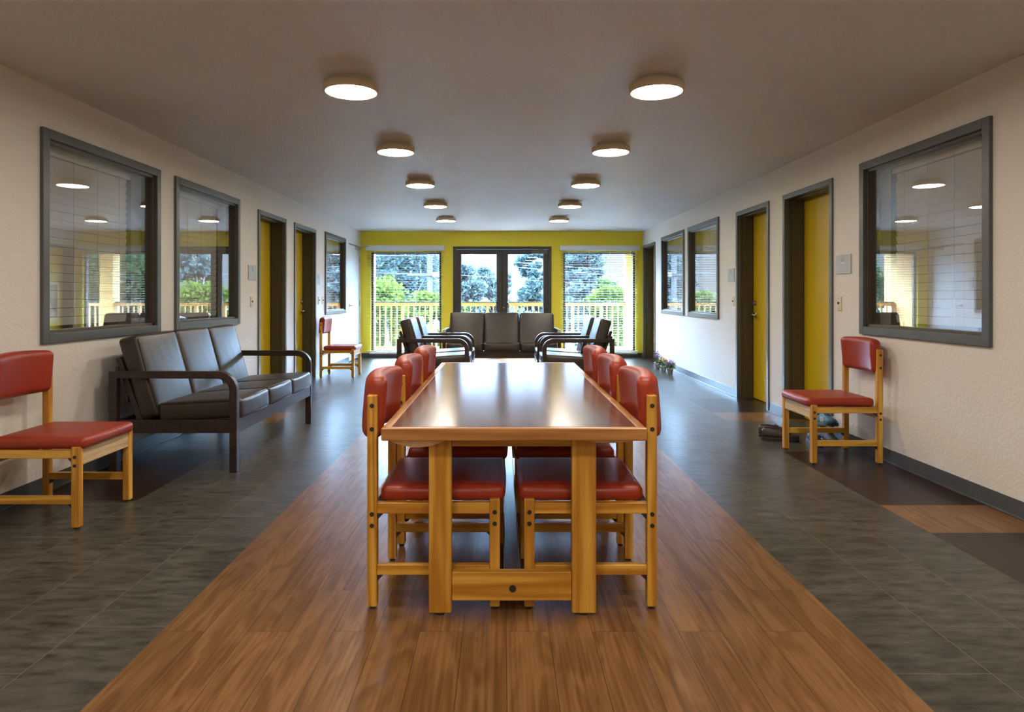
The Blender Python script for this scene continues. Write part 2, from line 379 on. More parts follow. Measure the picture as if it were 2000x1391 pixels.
# floor: one surface of vinyl planks and tiles laid in bands
fl = MB()
def frect(x0, x1, y0, y1, mi): fl.quad((x0,y0,0),(x1,y0,0),(x1,y1,0),(x0,y1,0), mi)
frect(-1.22, 1.25, YF, YB, 0)
frect(-2.146, -1.22, YF, YB, 1); frect(1.25, 2.176, YF, YB, 1)
LP = [(YF,3.95,1),(3.95,5.25,2),(5.25,6.40,1),(6.40,6.96,0),(6.96,8.4,2),(8.4,YB,1)]
RP = [(YF,2.2,1),(2.2,3.41,2),(3.41,3.862,0),(3.862,5.2,2),(5.2,6.48,1),(6.48,6.96,0),(6.96,7.9,2),(7.9,YB,1)]
for a, b_, k in LP: frect(-XW-0.35, -2.146, a, b_, k)
for a, b_, k in RP: frect(2.176, XW+0.35, a, b_, k)
fo = fl.build('floor', [M_FWOOD, M_FTILE, M_FDARK]); struct(fo, 'vinyl floor with a wood plank band between grey stone tiles')
mb = MB().box(-3.2, 3.2, YF, YB+0.2, -0.25, -0.01); struct(mb.build('floor_slab', M_CONC))

def wall_side(name, s, openings, rooms):
    """wall along Y at X = s*XW; openings (y0,y1,z0,z1); rooms = openings that have a dark room behind"""
    mb = MB(); T = 0.20
    ys = sorted({YF, YB+0.15, *[o[0] for o in openings], *[o[1] for o in openings]})
    zs = sorted({0.0, H, *[o[2] for o in openings], *[o[3] for o in openings]})
    def hole(ym, zm): return any(o[0] < ym < o[1] and o[2] < zm < o[3] for o in openings)
    for x in (s*XW, s*(XW+T)):
        for j in range(len(ys)-1):
            for k in range(len(zs)-1):
                if not hole((ys[j]+ys[j+1])/2, (zs[k]+zs[k+1])/2):
                    mb.quad((x,ys[j],zs[k]),(x,ys[j+1],zs[k]),(x,ys[j+1],zs[k+1]),(x,ys[j],zs[k+1]))
    for (y0,y1,z0,z1) in openings:
        a, b_ = s*XW, s*(XW+T)
        mb.quad((a,y0,z0),(b_,y0,z0),(b_,y0,z1),(a,y0,z1)); mb.quad((a,y1,z0),(b_,y1,z0),(b_,y1,z1),(a,y1,z1))
        mb.quad((a,y0,z1),(b_,y0,z1),(b_,y1,z1),(a,y1,z1))
        if z0 > 0: mb.quad((a,y0,z0),(b_,y0,z0),(b_,y1,z0),(a,y1,z0))
    for (y0,y1,z0,z1) in rooms:       # the unlit room seen behind the window
        a, b_ = s*(XW+T), s*(XW+T+0.7); Y0, Y1, Z0, Z1 = y0-0.02, y1+0.02, max(-0.005, z0-0.2), z1+0.1
        mb.quad((b_,Y0,Z0),(b_,Y1,Z0),(b_,Y1,Z1),(b_,Y0,Z1), 1)
        mb.quad((a,Y0,Z0),(b_,Y0,Z0),(b_,Y0,Z1),(a,Y0,Z1), 1); mb.quad((a,Y1,Z0),(b_,Y1,Z0),(b_,Y1,Z1),(a,Y1,Z1), 1)
        mb.quad((a,Y0,Z1),(b_,Y0,Z1),(b_,Y1,Z1),(a,Y1,Z1), 1); mb.quad((a,Y0,Z0),(b_,Y0,Z0),(b_,Y1,Z0),(a,Y1,Z0), 1)
    o = mb.build(name, [M_WALL, M_ROOM]); return struct(o)

WZ0, WZ1 = 0.912, 2.235          # outer size of interior window frames
WIN_L = [(4.066,5.475),(5.73,7.136),(10.60,11.99)]
WIN_R = [(3.825,5.22),(8.63,10.05),(10.27,11.72)]
DOOR_L = [(7.69,8.69),(9.03,10.08)]
DOOR_R = [(5.66,6.66),(7.01,7.99),(12.22,13.25)]
DZ = 2.206; FW = 0.05
wo = lambda w_: (w_[0]+FW, w_[1]-FW, WZ0+FW, WZ1-FW)
do = lambda d: (d[0]+0.04, d[1]-0.04, 0.0, DZ-0.045)
WD = (12.27, 13.20)
wall_side('wall_left', -1, [wo(x) for x in WIN_L]+[do(x) for x in DOOR_L]+[(WD[0],WD[1],0,2.19)], [wo(x) for x in WIN_L]+[do(x) for x in DOOR_L]+[(WD[0],WD[1],0,2.19)])
wall_side('wall_right', 1, [wo(x) for x in WIN_R]+[do(x) for x in DOOR_R], [wo(x) for x in WIN_R]+[do(x) for x in DOOR_R])

# back wall with openings: window left, door, window right
BW = [(-2.60,-1.20,0.10,2.10), (-0.966,0.986,0.0,2.20), (1.22,2.66,0.10,2.10)]
mb = MB()
xs = sorted({-XW-0.2, XW+0.2, *[o[0] for o in BW], *[o[1] for o in BW]}); zs = sorted({0.0, H, 0.10, 2.10, 2.20})
for y in (YB, YB+0.15):
    for j in range(len(xs)-1):
        for k in range(len(zs)-1):
            xm, zm = (xs[j]+xs[j+1])/2, (zs[k]+zs[k+1])/2
            if not any(o[0]<xm<o[1] and o[2]<zm<o[3] for o in BW):
                mb.quad((xs[j],y,zs[k]),(xs[j+1],y,zs[k]),(xs[j+1],y,zs[k+1]),(xs[j],y,zs[k+1]))
for (x0,x1,z0,z1) in BW:
    a, b_ = YB, YB+0.15
    for x in (x0, x1): mb.quad((x,a,z0),(x,b_,z0),(x,b_,z1),(x,a,z1))
    for z in (z0, z1): mb.quad((x0,a,z),(x1,a,z),(x1,b_,z),(x0,b_,z))
struct(mb.build('wall_back', M_YEL), 'yellow end wall around the glazed double door')
struct(MB().box(-XW-0.2, XW+0.2, YF-0.1, YF, 0, H).build('wall_front', M_WALL))
struct(MB().box(-4.2, 4.2, YF-0.1, YB+0.16, H, H+0.2).build('ceiling', M_CEIL), 'white textured ceiling')
struct(MB().box(-4.2, 5.2, YB+0.16, 15.05, 2.36, 2.62).build('trim_1', M_OCHRE), 'roof overhang above the balcony')

# baseboards
def base_side(name, s, gaps):
    mb = MB(); y = YF
    for g0, g1 in sorted(gaps)+[(YB,YB)]:
        if g0 > y:
            x0, x1 = sorted((s*XW, s*(XW-0.006))); mb.box(x0, x1, y, g0, 0, 0.10)
            x0, x1 = sorted((s*(XW-0.006), s*(XW-0.016))); mb.box(x0, x1, y, g0, 0, 0.012)
        y = g1
    return struct(mb.build(name, M_BASE, bevel=0.003))
base_side('baseboard_left', -1, DOOR_L+[WD]); base_side('baseboard_right', 1, DOOR_R)
mb = MB()
for a, b_ in ((-2.79,-2.70),(-2.70,-1.02),(1.04,2.79)): mb.box(a, b_, YB-0.008, YB, 0, 0.085)
struct(mb.build('baseboard_back', M_BASE, bevel=0.002))

# ------------------------------------------------------------------ interior windows and their blinds
def interior_window(n, s, yy, label, blabel, near_gap=0.0, far_gap=0.13, drop=None):
    root = sroot('window_%d' % n, label, (s*XW, (yy[0]+yy[1])/2, (WZ0+WZ1)/2))
    w2, h2 = (yy[1]-yy[0])/2, (WZ1-WZ0)/2
    i = -s                                        # inward direction (towards the hall)
    def bx(mb, d0, d1, a, b_, c, d):              # d = distance into the wall (+) or hall (-)
        x0, x1 = sorted((s*d0, s*d1)); mb.box(x0, x1, a, b_, c, d)
    mb = MB()
    for (a,b_,c,d) in ((-w2,-w2+0.06,-h2,h2),(w2-0.06,w2,-h2,h2),(-w2+0.06,w2-0.06,h2-0.06,h2),(-w2+0.06,w2-0.06,-h2,-h2+0.06)):
        bx(mb, -0.022, 0.03, a, b_, c, d)
    mb.build('window_frame', M_STEEL, root, bevel=0.004)
    mb = MB(); q = 0.055
    for (a,b_,c,d) in ((-w2+q,-w2+q+0.025,-h2+q,h2-q),(w2-q-0.025,w2-q,-h2+q,h2-q),(-w2+q,w2-q,h2-q-0.025,h2-q),(-w2+q,w2-q,-h2+q,-h2+q+0.025)):
        bx(mb, 0.005, 0.10, a, b_, c, d)
    mb.build('glazing_stop', M_JAMB, root, bevel=0.002)
    mb = MB(); bx(mb, 0.030, 0.034, -w2+0.065, w2-0.065, -h2+0.065, h2-0.065)
    mb.build('glass_pane', M_GLASS, root)
    # blind hanging behind the pane
    y0, y1 = yy[0]+0.07+near_gap, yy[1]-0.07-far_gap
    X = s*(XW+0.15)
    t = thing('window_blind', blabel, 'window blind', (X, (y0+y1)/2, WZ0+0.02), 0, 'closed white blinds behind the hall windows')
    hw = (y1-y0)/2; top = WZ1-WZ0-0.09
    MB().box(-0.03, 0.03, -hw, hw, top-0.05, top).build('headrail', M_BLIND, t, bevel=0.003)
    mb = MB(); z = top-0.075; k = 0
    while z > 0.05:
        Mt = Matrix.Translation((0,0,z)) @ Matrix.Rotation(R(79)*s, 4, 'Y')
        mb.box(-0.028, 0.028, -hw+0.01, hw-0.01, -0.0015, 0.0015, 0, Mt); z -= 0.0585; k += 1
    mb.build('slats', M_BLIND, t)
    MB().box(-0.02, 0.02, -hw+0.01, hw-0.01, 0.02, 0.045).build('bottom_rail', M_BLIND, t, bevel=0.003)
    mb = MB()
    for f in (-0.72, -0.24, 0.24, 0.72): mb.cyl((-s*0.034, f*hw, 0.03), (-s*0.034, f*hw, top-0.03), 0.0018, n=6)
    mb.build('ladder_cord', M_BLINDD, t)
    return root
interior_window(1, -1, WIN_L[0], 'large grey framed window in the left wall nearest the viewer', 'closed white slatted blind behind the nearest window of the left wall')
interior_window(2, -1, WIN_L[1], 'second grey framed window above the long sofa', 'closed white slatted blind behind the left window above the sofa')
interior_window(3, -1, WIN_L[2], 'small far left window beside the white door', 'closed white slatted blind behind the far left window beside the white door')
interior_window(4, 1, WIN_R[0], 'large grey framed window in the right wall nearest the viewer', 'closed white slatted blind behind the nearest window of the right wall')
interior_window(5, 1, WIN_R[1], 'nearer of the two far right windows', 'closed white slatted blind behind the nearer of the paired right windows')
interior_window(6, 1, WIN_R[2], 'farther of the two far right windows', 'closed white slatted blind behind the farther of the paired right windows')

# ------------------------------------------------------------------ doors of the side walls
def lever(parent, x, y, z, s, diry, name='door_handle'):
    mb = MB().cyl((x,y,z),(x-s*0.012,y,z),0.031,n=24).cyl((x-s*0.012,y,z),(x-s*0.05,y,z),0.011,n=12)
    mb.tube([(x-s*0.05,y,z),(x-s*0.055,y+diry*0.03,z),(x-s*0.055,y+diry*0.075,z-0.002),(x-s*0.05,y+diry*0.11,z-0.004)], 0.010, 10)
    return mb.build(name, M_METAL, parent, smooth=True)
def deadbolt(parent, x, y, z, s):
    return MB().cyl((x,y,z),(x-s*0.02,y,z),0.032,0.027,n=24).cyl((x-s*0.02,y,z),(x-s*0.028,y,z),0.018,n=16).build('deadbolt', M_METAL, parent, bevel=0.002)
def side_door(n, s, yy, label, knob=None, dep=DEP):
    ym = (yy[0]+yy[1])/2; w2 = (yy[1]-yy[0])/2
    root = sroot('door_%d' % n, label, (s*XW, ym, 0))
    def bx(mb, d0, d1, a, b_, c, d, mi=0):
        x0, x1 = sorted((s*d0, s*d1)); mb.box(x0, x1, a, b_, c, d, mi)
    mb = MB()
    for (a,b_,c,d) in ((-w2,-w2+0.05,0,DZ),(w2-0.05,w2,0,DZ),(-w2+0.05,w2-0.05,DZ-0.05,DZ)): bx(mb, -0.016, 0.03, a, b_, c, d)
    mb.build('casing', M_STEEL, root, bevel=0.004)
    mb = MB()
    for (a,b_,c,d) in ((-w2+0.04,-w2+0.05,0,DZ-0.05),(w2-0.05,w2-0.04,0,DZ-0.05),(-w2+0.04,w2-0.04,DZ-0.05,DZ-0.044)): bx(mb, 0.025, dep+0.03, a, b_, c, d)
    for (a,b_,c,d) in ((-w2+0.05,-w2+0.062,0,DZ-0.05),(w2-0.062,w2-0.05,0,DZ-0.05),(-w2+0.05,w2-0.05,DZ-0.062,DZ-0.05)): bx(mb, 0.06, dep-0.01, a, b_, c, d)
    mb.build('jamb', M_JAMB, root, bevel=0.002)
    mb = MB(); bx(mb, dep, dep+0.035, -w2+0.05, w2-0.05, 0.008, DZ-0.05)
    mb.build('door_leaf', M_DOORY, root, bevel=0.002)
    if knob:
        yk = w2-0.12 if knob == 'far' else -w2+0.12
        x = s*dep; lever(root, x, yk, 0.99, s, -1 if knob == 'far' else 1); deadbolt(root, x, yk, 1.125, s)
    return root
side_door(1, -1, DOOR_L[0], 'nearer yellow door recessed in the left wall', 'far' if False else None)
side_door(2, -1, DOOR_L[1], 'farther yellow door recessed in the left wall', 'far')
side_door(3, 1, DOOR_R[0], 'nearest yellow door recessed in the right wall')
side_door(4, 1, DOOR_R[1], 'second yellow door recessed in the right wall', 'far')
side_door(5, 1, DOOR_R[2], 'far right yellow door in the corner by the end wall')
# white door flush with the left wall
r5 = sroot('door_6', 'white door in the far left corner', (-XW, (WD[0]+WD[1])/2, 0)); w2 = (WD[1]-WD[0])/2
MB().box(-0.05, -0.006, -w2+0.016, w2-0.010, 0.014, 2.172).build('door_leaf', M_DOORW, r5, bevel=0.003)
MB().box(-0.08, -0.052, -w2, w2, 0.0, 2.19).build('door_stop', M_CHAR, r5)
lever(r5, -0.006, -w2+0.08, 1.04, -1, 1)
for z in (0.25, 1.08, 1.92): MB().cyl((0.004, w2-0.012, z-0.055), (0.004, w2-0.012, z+0.055), 0.009, n=10).build('hinge', M_METAL, r5)
mb = MB().box(0.0, 0.045, w2-0.35, w2-0.05, 2.10, 2.16)
mb.build('door_closer', M_METAL, r5, bevel=0.004)
MB().tube([(0.03,w2-0.2,2.17),(0.20,w2-0.12,2.18),(0.05,w2+0.0,2.20)], 0.008, 8).build('closer_arm', M_METAL, r5)

# ------------------------------------------------------------------ end wall: glazed double door and two windows
dx0, dx1 = BW[1][0], BW[1][1]; cx = (dx0+dx1)/2
root = sroot('door_7', 'charcoal glazed double door to the balcony', (cx, YB, 0)); a = dx0-cx; b_ = dx1-cx
mb = MB().box(a, a+0.06, -0.02, 0.12, 0, 2.20).box(b_-0.06, b_, -0.02, 0.12, 0, 2.20).box(a+0.06, b_-0.06, -0.02, 0.12, 2.145, 2.20)
mb.build('door_frame', M_CHAR, root, bevel=0.004)
for s in (-1, 1):
    x0, x1 = (a+0.062, -0.003) if s < 0 else (0.003, b_-0.062)
    g0, g1 = (x0+0.10, x1-0.11) if s < 0 else (x0+0.11, x1-0.10)
    mb = MB().box(x0, g0, 0.01, 0.055, 0.01, 2.14).box(g1, x1, 0.01, 0.055, 0.01, 2.14).box(g0, g1, 0.01, 0.055, 2.05, 2.14).box(g0, g1, 0.01, 0.055, 0.01, 0.25)
    lf = mb.build('door_leaf', M_CHAR, root, bevel=0.003)
    MB().box(g0-0.005, g1+0.005, 0.030, 0.034, 0.245, 2.055).build('glass_pane', M_GLASSB, lf)
    xh = -0.115*1 if s < 0 else 0.115
    MB().tube([(xh+s*-0.03,0.01,1.09),(xh+s*-0.02,-0.04,1.09),(xh,-0.055,1.08),(xh+s*0.012,-0.055,1.04),(xh+s*0.012,-0.055,0.86),(xh,-0.055,0.82),(xh+s*-0.03,0.01,0.82)], 0.010, 10).build('pull_handle', M_DARKMET, lf, smooth=True)
    xc = x0+0.06 if s < 0 else x1-0.06
    for z in (0.3, 1.08, 2.0): MB().cyl((x0 if s<0 else x1, 0.0, z-0.05), (x0 if s<0 else x1, 0.0, z+0.05), 0.010, n=10).build('hinge', M_DARKMET, lf)
    if s > 0:
        MB().box(x1-0.33, x1-0.02, -0.05, 0.01, 2.055, 2.13).build('door_closer', simple('closer_bronze',(0.12,0.10,0.08),0.4), lf, bevel=0.006)
        MB().tube([(x1-0.1,-0.04,2.14),(x1-0.35,-0.16,2.15),(x1-0.55,-0.03,2.17)], 0.008, 8).build('closer_arm', M_DARKMET, lf)
    else:
        MB().tube([(x0+0.1,-0.02,2.15),(x0+0.30,-0.10,2.155),(x0+0.52,-0.02,2.17)], 0.008, 8).build('closer_arm', M_DARKMET, lf)
MB().box(-0.020, 0.020, 0.056, 0.064, 0.01, 2.14).build('meeting_strip', M_CHAR, root)
mb = MB().cyl((0.03,0.008,0.985),(0.03,-0.012,0.985),0.012,n=16).build('keyhole', M_METAL, root)

def end_window(n, o, label):
    x0, x1, z0, z1 = o; cx = (x0+x1)/2; w2 = (x1-x0)/2
    root = sroot('window_%d' % n, label, (cx, YB, z0)); h = z1-z0
    mb = MB()
    for (a,b_,c,d) in ((-w2,-w2+0.045,0,h),(w2-0.045,w2,0,h),(-w2+0.045,w2-0.045,h-0.045,h),(-w2+0.045,w2-0.045,0,0.045)): mb.box(a,b_,0.05,0.12,c,d)
    mb.build('window_frame', M_CHAR, root, bevel=0.003)
    MB().box(-w2+0.04, w2-0.04, 0.083, 0.087, 0.04, h-0.04).build('glass_pane', M_GLASSB, root)
    MB().box(-w2-0.03, w2+0.03, -0.03, 0.05, -0.035, -0.0).build('window_sill', M_WHITE, root, bevel=0.004)
end_window(7, BW[0], 'tall window left of the glazed double door'); end_window(8, BW[2], 'tall window right of the glazed double door')
def end_blind(x0, x1, tilt, label):
    cx = (x0+x1)/2; w2 = (x1-x0)/2
    t = thing('window_blind', label, 'window blind', (cx, YB-0.04, 0.10), 0, 'open white blinds on the end wall')
    mb = MB().box(-w2-0.03, w2+0.03, -0.045, -0.035, 2.02, 2.115).box(-w2-0.03, -w2-0.02, -0.035, 0.035, 2.02, 2.115).box(w2+0.02, w2+0.03, -0.035, 0.035, 2.02, 2.115)
    mb.build('valance', M_WHITE, t, bevel=0.004)
    mb = MB(); z = 2.02
    while z > 0.05:
        Mt = Matrix.Translation((0,0,z)) @ Matrix.Rotation(R(tilt), 4, 'X')
        mb.box(-w2, w2, -0.025, 0.025, -0.0008, 0.0008, 0, Mt); z -= 0.0475
    mb.build('slats', M_SLAT, t)
    MB().box(-w2, w2, -0.025, 0.025, 0.012, 0.03).build('bottom_rail', M_WHITE, t, bevel=0.004)
    mb = MB()
    for f in (-0.8, -0.27, 0.27, 0.8):
        for y in (-0.027, 0.027): mb.cyl((f*w2, y, 0.02), (f*w2, y, 2.03), 0.0016, n=5)
    mb.build('ladder_cord', M_WHITE, t)
end_blind(-2.66, -1.16, -5, 'open white slatted blind left of the glazed double door')
end_blind(1.175, 2.70, -9, 'open white slatted blind right of the glazed double door')

# ------------------------------------------------------------------ ceiling lights
def make_light():
    t = thing('ceiling_light', '', 'ceiling light', (0,0,0), 0, 'round flush lights in two rows on the ceiling')
    MB().lathe([(0.0,0.0),(0.120,0.0),(0.120,-0.026),(0.0,-0.026)], n=40).build('canopy', M_CREAM, t)
    MB().lathe([(0.10,-0.024),(0.155,-0.024),(0.163,-0.030),(0.163,-0.068),(0.159,-0.073),(0.151,-0.073),(0.150,-0.070),(0.150,-0.060),(0.10,-0.060)], n=64).build('housing', M_CREAM, t, smooth=True)
    l = MB().lathe([(0.0,-0.0705),(0.10,-0.0705),(0.149,-0.0695),(0.1495,-0.064)], n=64); l.build('lens', M_LENS, t)
    return t
lrow = ['first', 'second', 'third', 'fourth', 'fifth']
l0 = make_light()
for k, y in enumerate((4.03, 5.72, 7.44, 9.16, 10.9)):
    for s, x in (('left', -0.905), ('right', 0.93)):
        o = l0 if (k == 0 and s == 'left') else copy_tree(l0)
        place(o, (x, y, H), 0, 'round cream ceiling light, %s from the viewer in the %s row' % (lrow[k], s))

for k, y in enumerate((2.32, 0.60, -1.10)):  # lights out of view, added to brighten and warm the foreground
    for s, x in (('left', -0.905), ('right', 0.93)):
        place(copy_tree(l0), (x, y, H), 0, 'added unseen ceiling light continuing the %s row, %s behind the nearest one in view' % (s, lrow[k]))

# ------------------------------------------------------------------ dining chairs
def make_chair():
    t = thing('side_chair', '', 'chair')
    W = 0.255
    def leg(sx, y0, y1, z1, bolts):
        x0, x1 = sorted((sx*W, sx*(W-0.040)))
        l = MB().box(x0, x1, y0, y1, 0.010, z1).build('leg', M_PZ, t, bevel=0.004)
        ym = (y0+y1)/2
        for z in bolts:
            MB().cyl((sx*(W-0.004),ym,z),(sx*(W+0.0022),ym,z),0.0095,0.0085,n=18).build('bolt', M_DARKMET, l)
        MB().cyl((sx*(W-0.02),ym,0.0),(sx*(W-0.02),ym,0.011),0.012,n=14).build('foot_glide', M_DARKMET, l)
    for sx in (-1, 1):
        leg(sx, -0.255, -0.215, 0.425, (0.374, 0.330)); leg(sx, 0.217, 0.255, 0.822, (0.782, 0.692, 0.366, 0.322))
        x0, x1 = sorted((sx*(W-0.006), sx*(W-0.034)))
        MB().box(x0, x1, -0.216, 0.218, 0.366, 0.408).build('side_rail', M_PY, t, bevel=0.003)
        MB().box(x0, x1, -0.216, 0.218, 0.130, 0.170).build('stretcher', M_PY, t, bevel=0.003)
        for (yy, zz, d) in ((-0.215,0.366,1),(0.217,0.366,-1),(0.217,0.130,-1),(-0.215,0.130,1)):
            mb = MB(); xa, xb = sorted((sx*(W-0.010), sx*(W-0.030)))
            mb.add([(xa,yy,zz),(xb,yy,zz),(xa,yy+d*0.024,zz),(xb,yy+d*0.024,zz),(xa,yy,zz-0.024),(xb,yy,zz-0.024)],
                   [(0,2,3,1),(0,1,5,4),(2,4,5,3),(0,4,2),(1,3,5)])
            fixn(mb.build('corner_bracket', M_DARKMET, t))
    MB().box(-0.216, 0.216, -0.250, -0.228, 0.325, 0.412).build('apron', M_PLITE, t, bevel=0.003)
    MB().box(-0.216, 0.216, 0.225, 0.247, 0.325, 0.405).build('apron', M_PX, t, bevel=0.003)
    # seat pad
    mb = rounded_box(0.475, 0.480, 0.062, 0.024, 0.006, 9)
    st = xform(mb, Matrix.Translation((0,-0.034,0.440))).build('seat', M_RED, t, smooth=True)
    # backrest pad, wrapped round the sitter
    mb = rounded_box(0.445, 0.082, 0.240, 0.032, 0.004, 12)
    def bend(p):
        x, y, z = p; k = 1-(x/0.2225)**2
        return (x*1.02, y + 0.236 + 0.040*k - 0.012 - (0.010*(z/0.12)), z+0.768 + 0.006*k*(1 if z > 0 else 0))
    mb.v = [bend(p) for p in mb.v]; mb.build('backrest', M_RED, t, smooth=True)
    return t
ch = make_chair()
G = 'red chairs around the long table'
spots = [
 ((-0.262, 2.826, 0), R(90), 'red chair at the table left side, nearest the viewer', G),
 ((-0.248, 3.476, 0), R(90), 'red chair at the table left side, middle of three', G),
 ((-0.236, 4.116, 0), R(90), 'red chair at the table left side, farthest of three', G),
 ((0.341, 2.826, 0), R(-90), 'red chair at the table right side, nearest the viewer', G),
 ((0.338, 3.476, 0), R(-90), 'red chair at the table right side, middle of three', G),
 ((0.338, 4.116, 0), R(-90), 'red chair at the table right side, farthest of three', G),
 ((-2.432, 3.705, 0), R(90), 'red chair against the left wall, cut by the picture edge', 'red chairs against the walls'),
 ((2.470, 5.045, 0), R(-90), 'red chair against the right wall with shoes behind it', 'red chairs against the walls'),
 ((-2.435, 10.15, 0), R(90), 'red chair under the small far left window', 'red chairs against the walls'),
]
for i, (l, rz, lab, g) in enumerate(spots):
    o = ch if i == 0 else copy_tree(ch)
    place(o, l, rz, lab); o['group'] = g

# ------------------------------------------------------------------ long table
t = thing('long_table', 'long pine table with shiny brown top in the middle of the room', 'table', (0.045, 3.665, 0))
X0, X1, Y0, Y1 = -0.485, 0.485, -1.225, 1.225
MB().box(X0+0.035, X1-0.035, Y0+0.035, Y1-0.035, 0.680, 0.7215).build('tabletop', M_TT, t)
for y_ in (Y0, Y1-0.035): MB().box(X0, X1, y_, y_+0.035, 0.675, 0.7215).build('edge_band', M_TEDGE, t, bevel=0.005)
for x_ in (X0, X1-0.035): MB().box(x_, x_+0.035, Y0+0.035, Y1-0.035, 0.675, 0.7215).build('edge_band', M_TEDGEY, t, bevel=0.005)
for s in (-1, 1):
    ya, yb = sorted((s*1.142, s*1.103))
    for (a, b_) in ((-0.320,-0.234), (0.219,0.311)):
        l = MB().box(a, b_, ya, yb, 0.008, 0.672).build('leg', M_PZ, t, bevel=0.005)
        MB().cyl(((a+b_)/2,(ya+yb)/2,0),((a+b_)/2,(ya+yb)/2,0.009),0.016,n=14).build('foot_glide', M_DARKMET, l)
    yc, yd = sorted((s*1.136, s*1.104))
    r_ = MB().box(-0.234, 0.219, yc, yd, 0.052, 0.163).build('cross_beam', M_PX, t, bevel=0.005)
    MB().cyl((-0.004, s*1.135, 0.100), (-0.004, s*1.140, 0.100), 0.013, n=20).build('bolt', M_DARKMET, r_)
    MB().box(-0.234, 0.219, yc, yd, 0.635, 0.675).build('top_rail', M_PX, t, bevel=0.003)
MB().box(-0.037, 0.027, -1.104, 1.104, 0.120, 0.160).build('centre_stretcher', M_DSTRETCH, t, bevel=0.006)
for s in (-0.28, 0.27): MB().box(s-0.015, s+0.015, -1.100, 1.100, 0.640, 0.675).build('side_rail', M_PY, t, bevel=0.003)
M_PAPER = simple('glue_block_wood', (0.78,0.60,0.36), 0.7, noise=0.15, nscale=30)
for s in (-1, 1):
    xo = -0.46 if s < 0 else 0.455; xi = -0.235 if s < 0 else 0.215
    mb = MB(); z = 0.6745; pts = [(xo, z, -1.205), (xi, z, -1.205), (xi, z, -1.13), (xo, z, -1.13)]
    lo = [(xo+(-s)*0.05, 0.668), (xo-s*0.10, 0.655), (xi+s*0.04, 0.652), (xi, 0.662)]
    vs = [(xo,-1.205,z),(xi,-1.205,z),(xi,-1.145,z),(xo,-1.145,z)]
    n = 8
    for k in range(n+1):
        f = k/n; x = xo+(xi-xo)*f; d = 0.030*math.sin(math.pi*min(1,f*1.05))**0.8*(1.0 if s<0 else 0.45) + 0.001*(k%2)
        mb.v += [(x,-1.205,z),(x,-1.200+0.02*f,z-max(d,0.001)),(x,-1.145,z)]
    for k in range(n):
        i = k*3
        mb.f += [(i,i+1,i+4,i+3),(i+1,i+2,i+5,i+4),(i+2,i,i+3,i+5)]; mb.m += [0,0,0]
    fixn(mb.build('corner_block', M_PAPER, t))['label'] = 'pale torn strip under the corner'

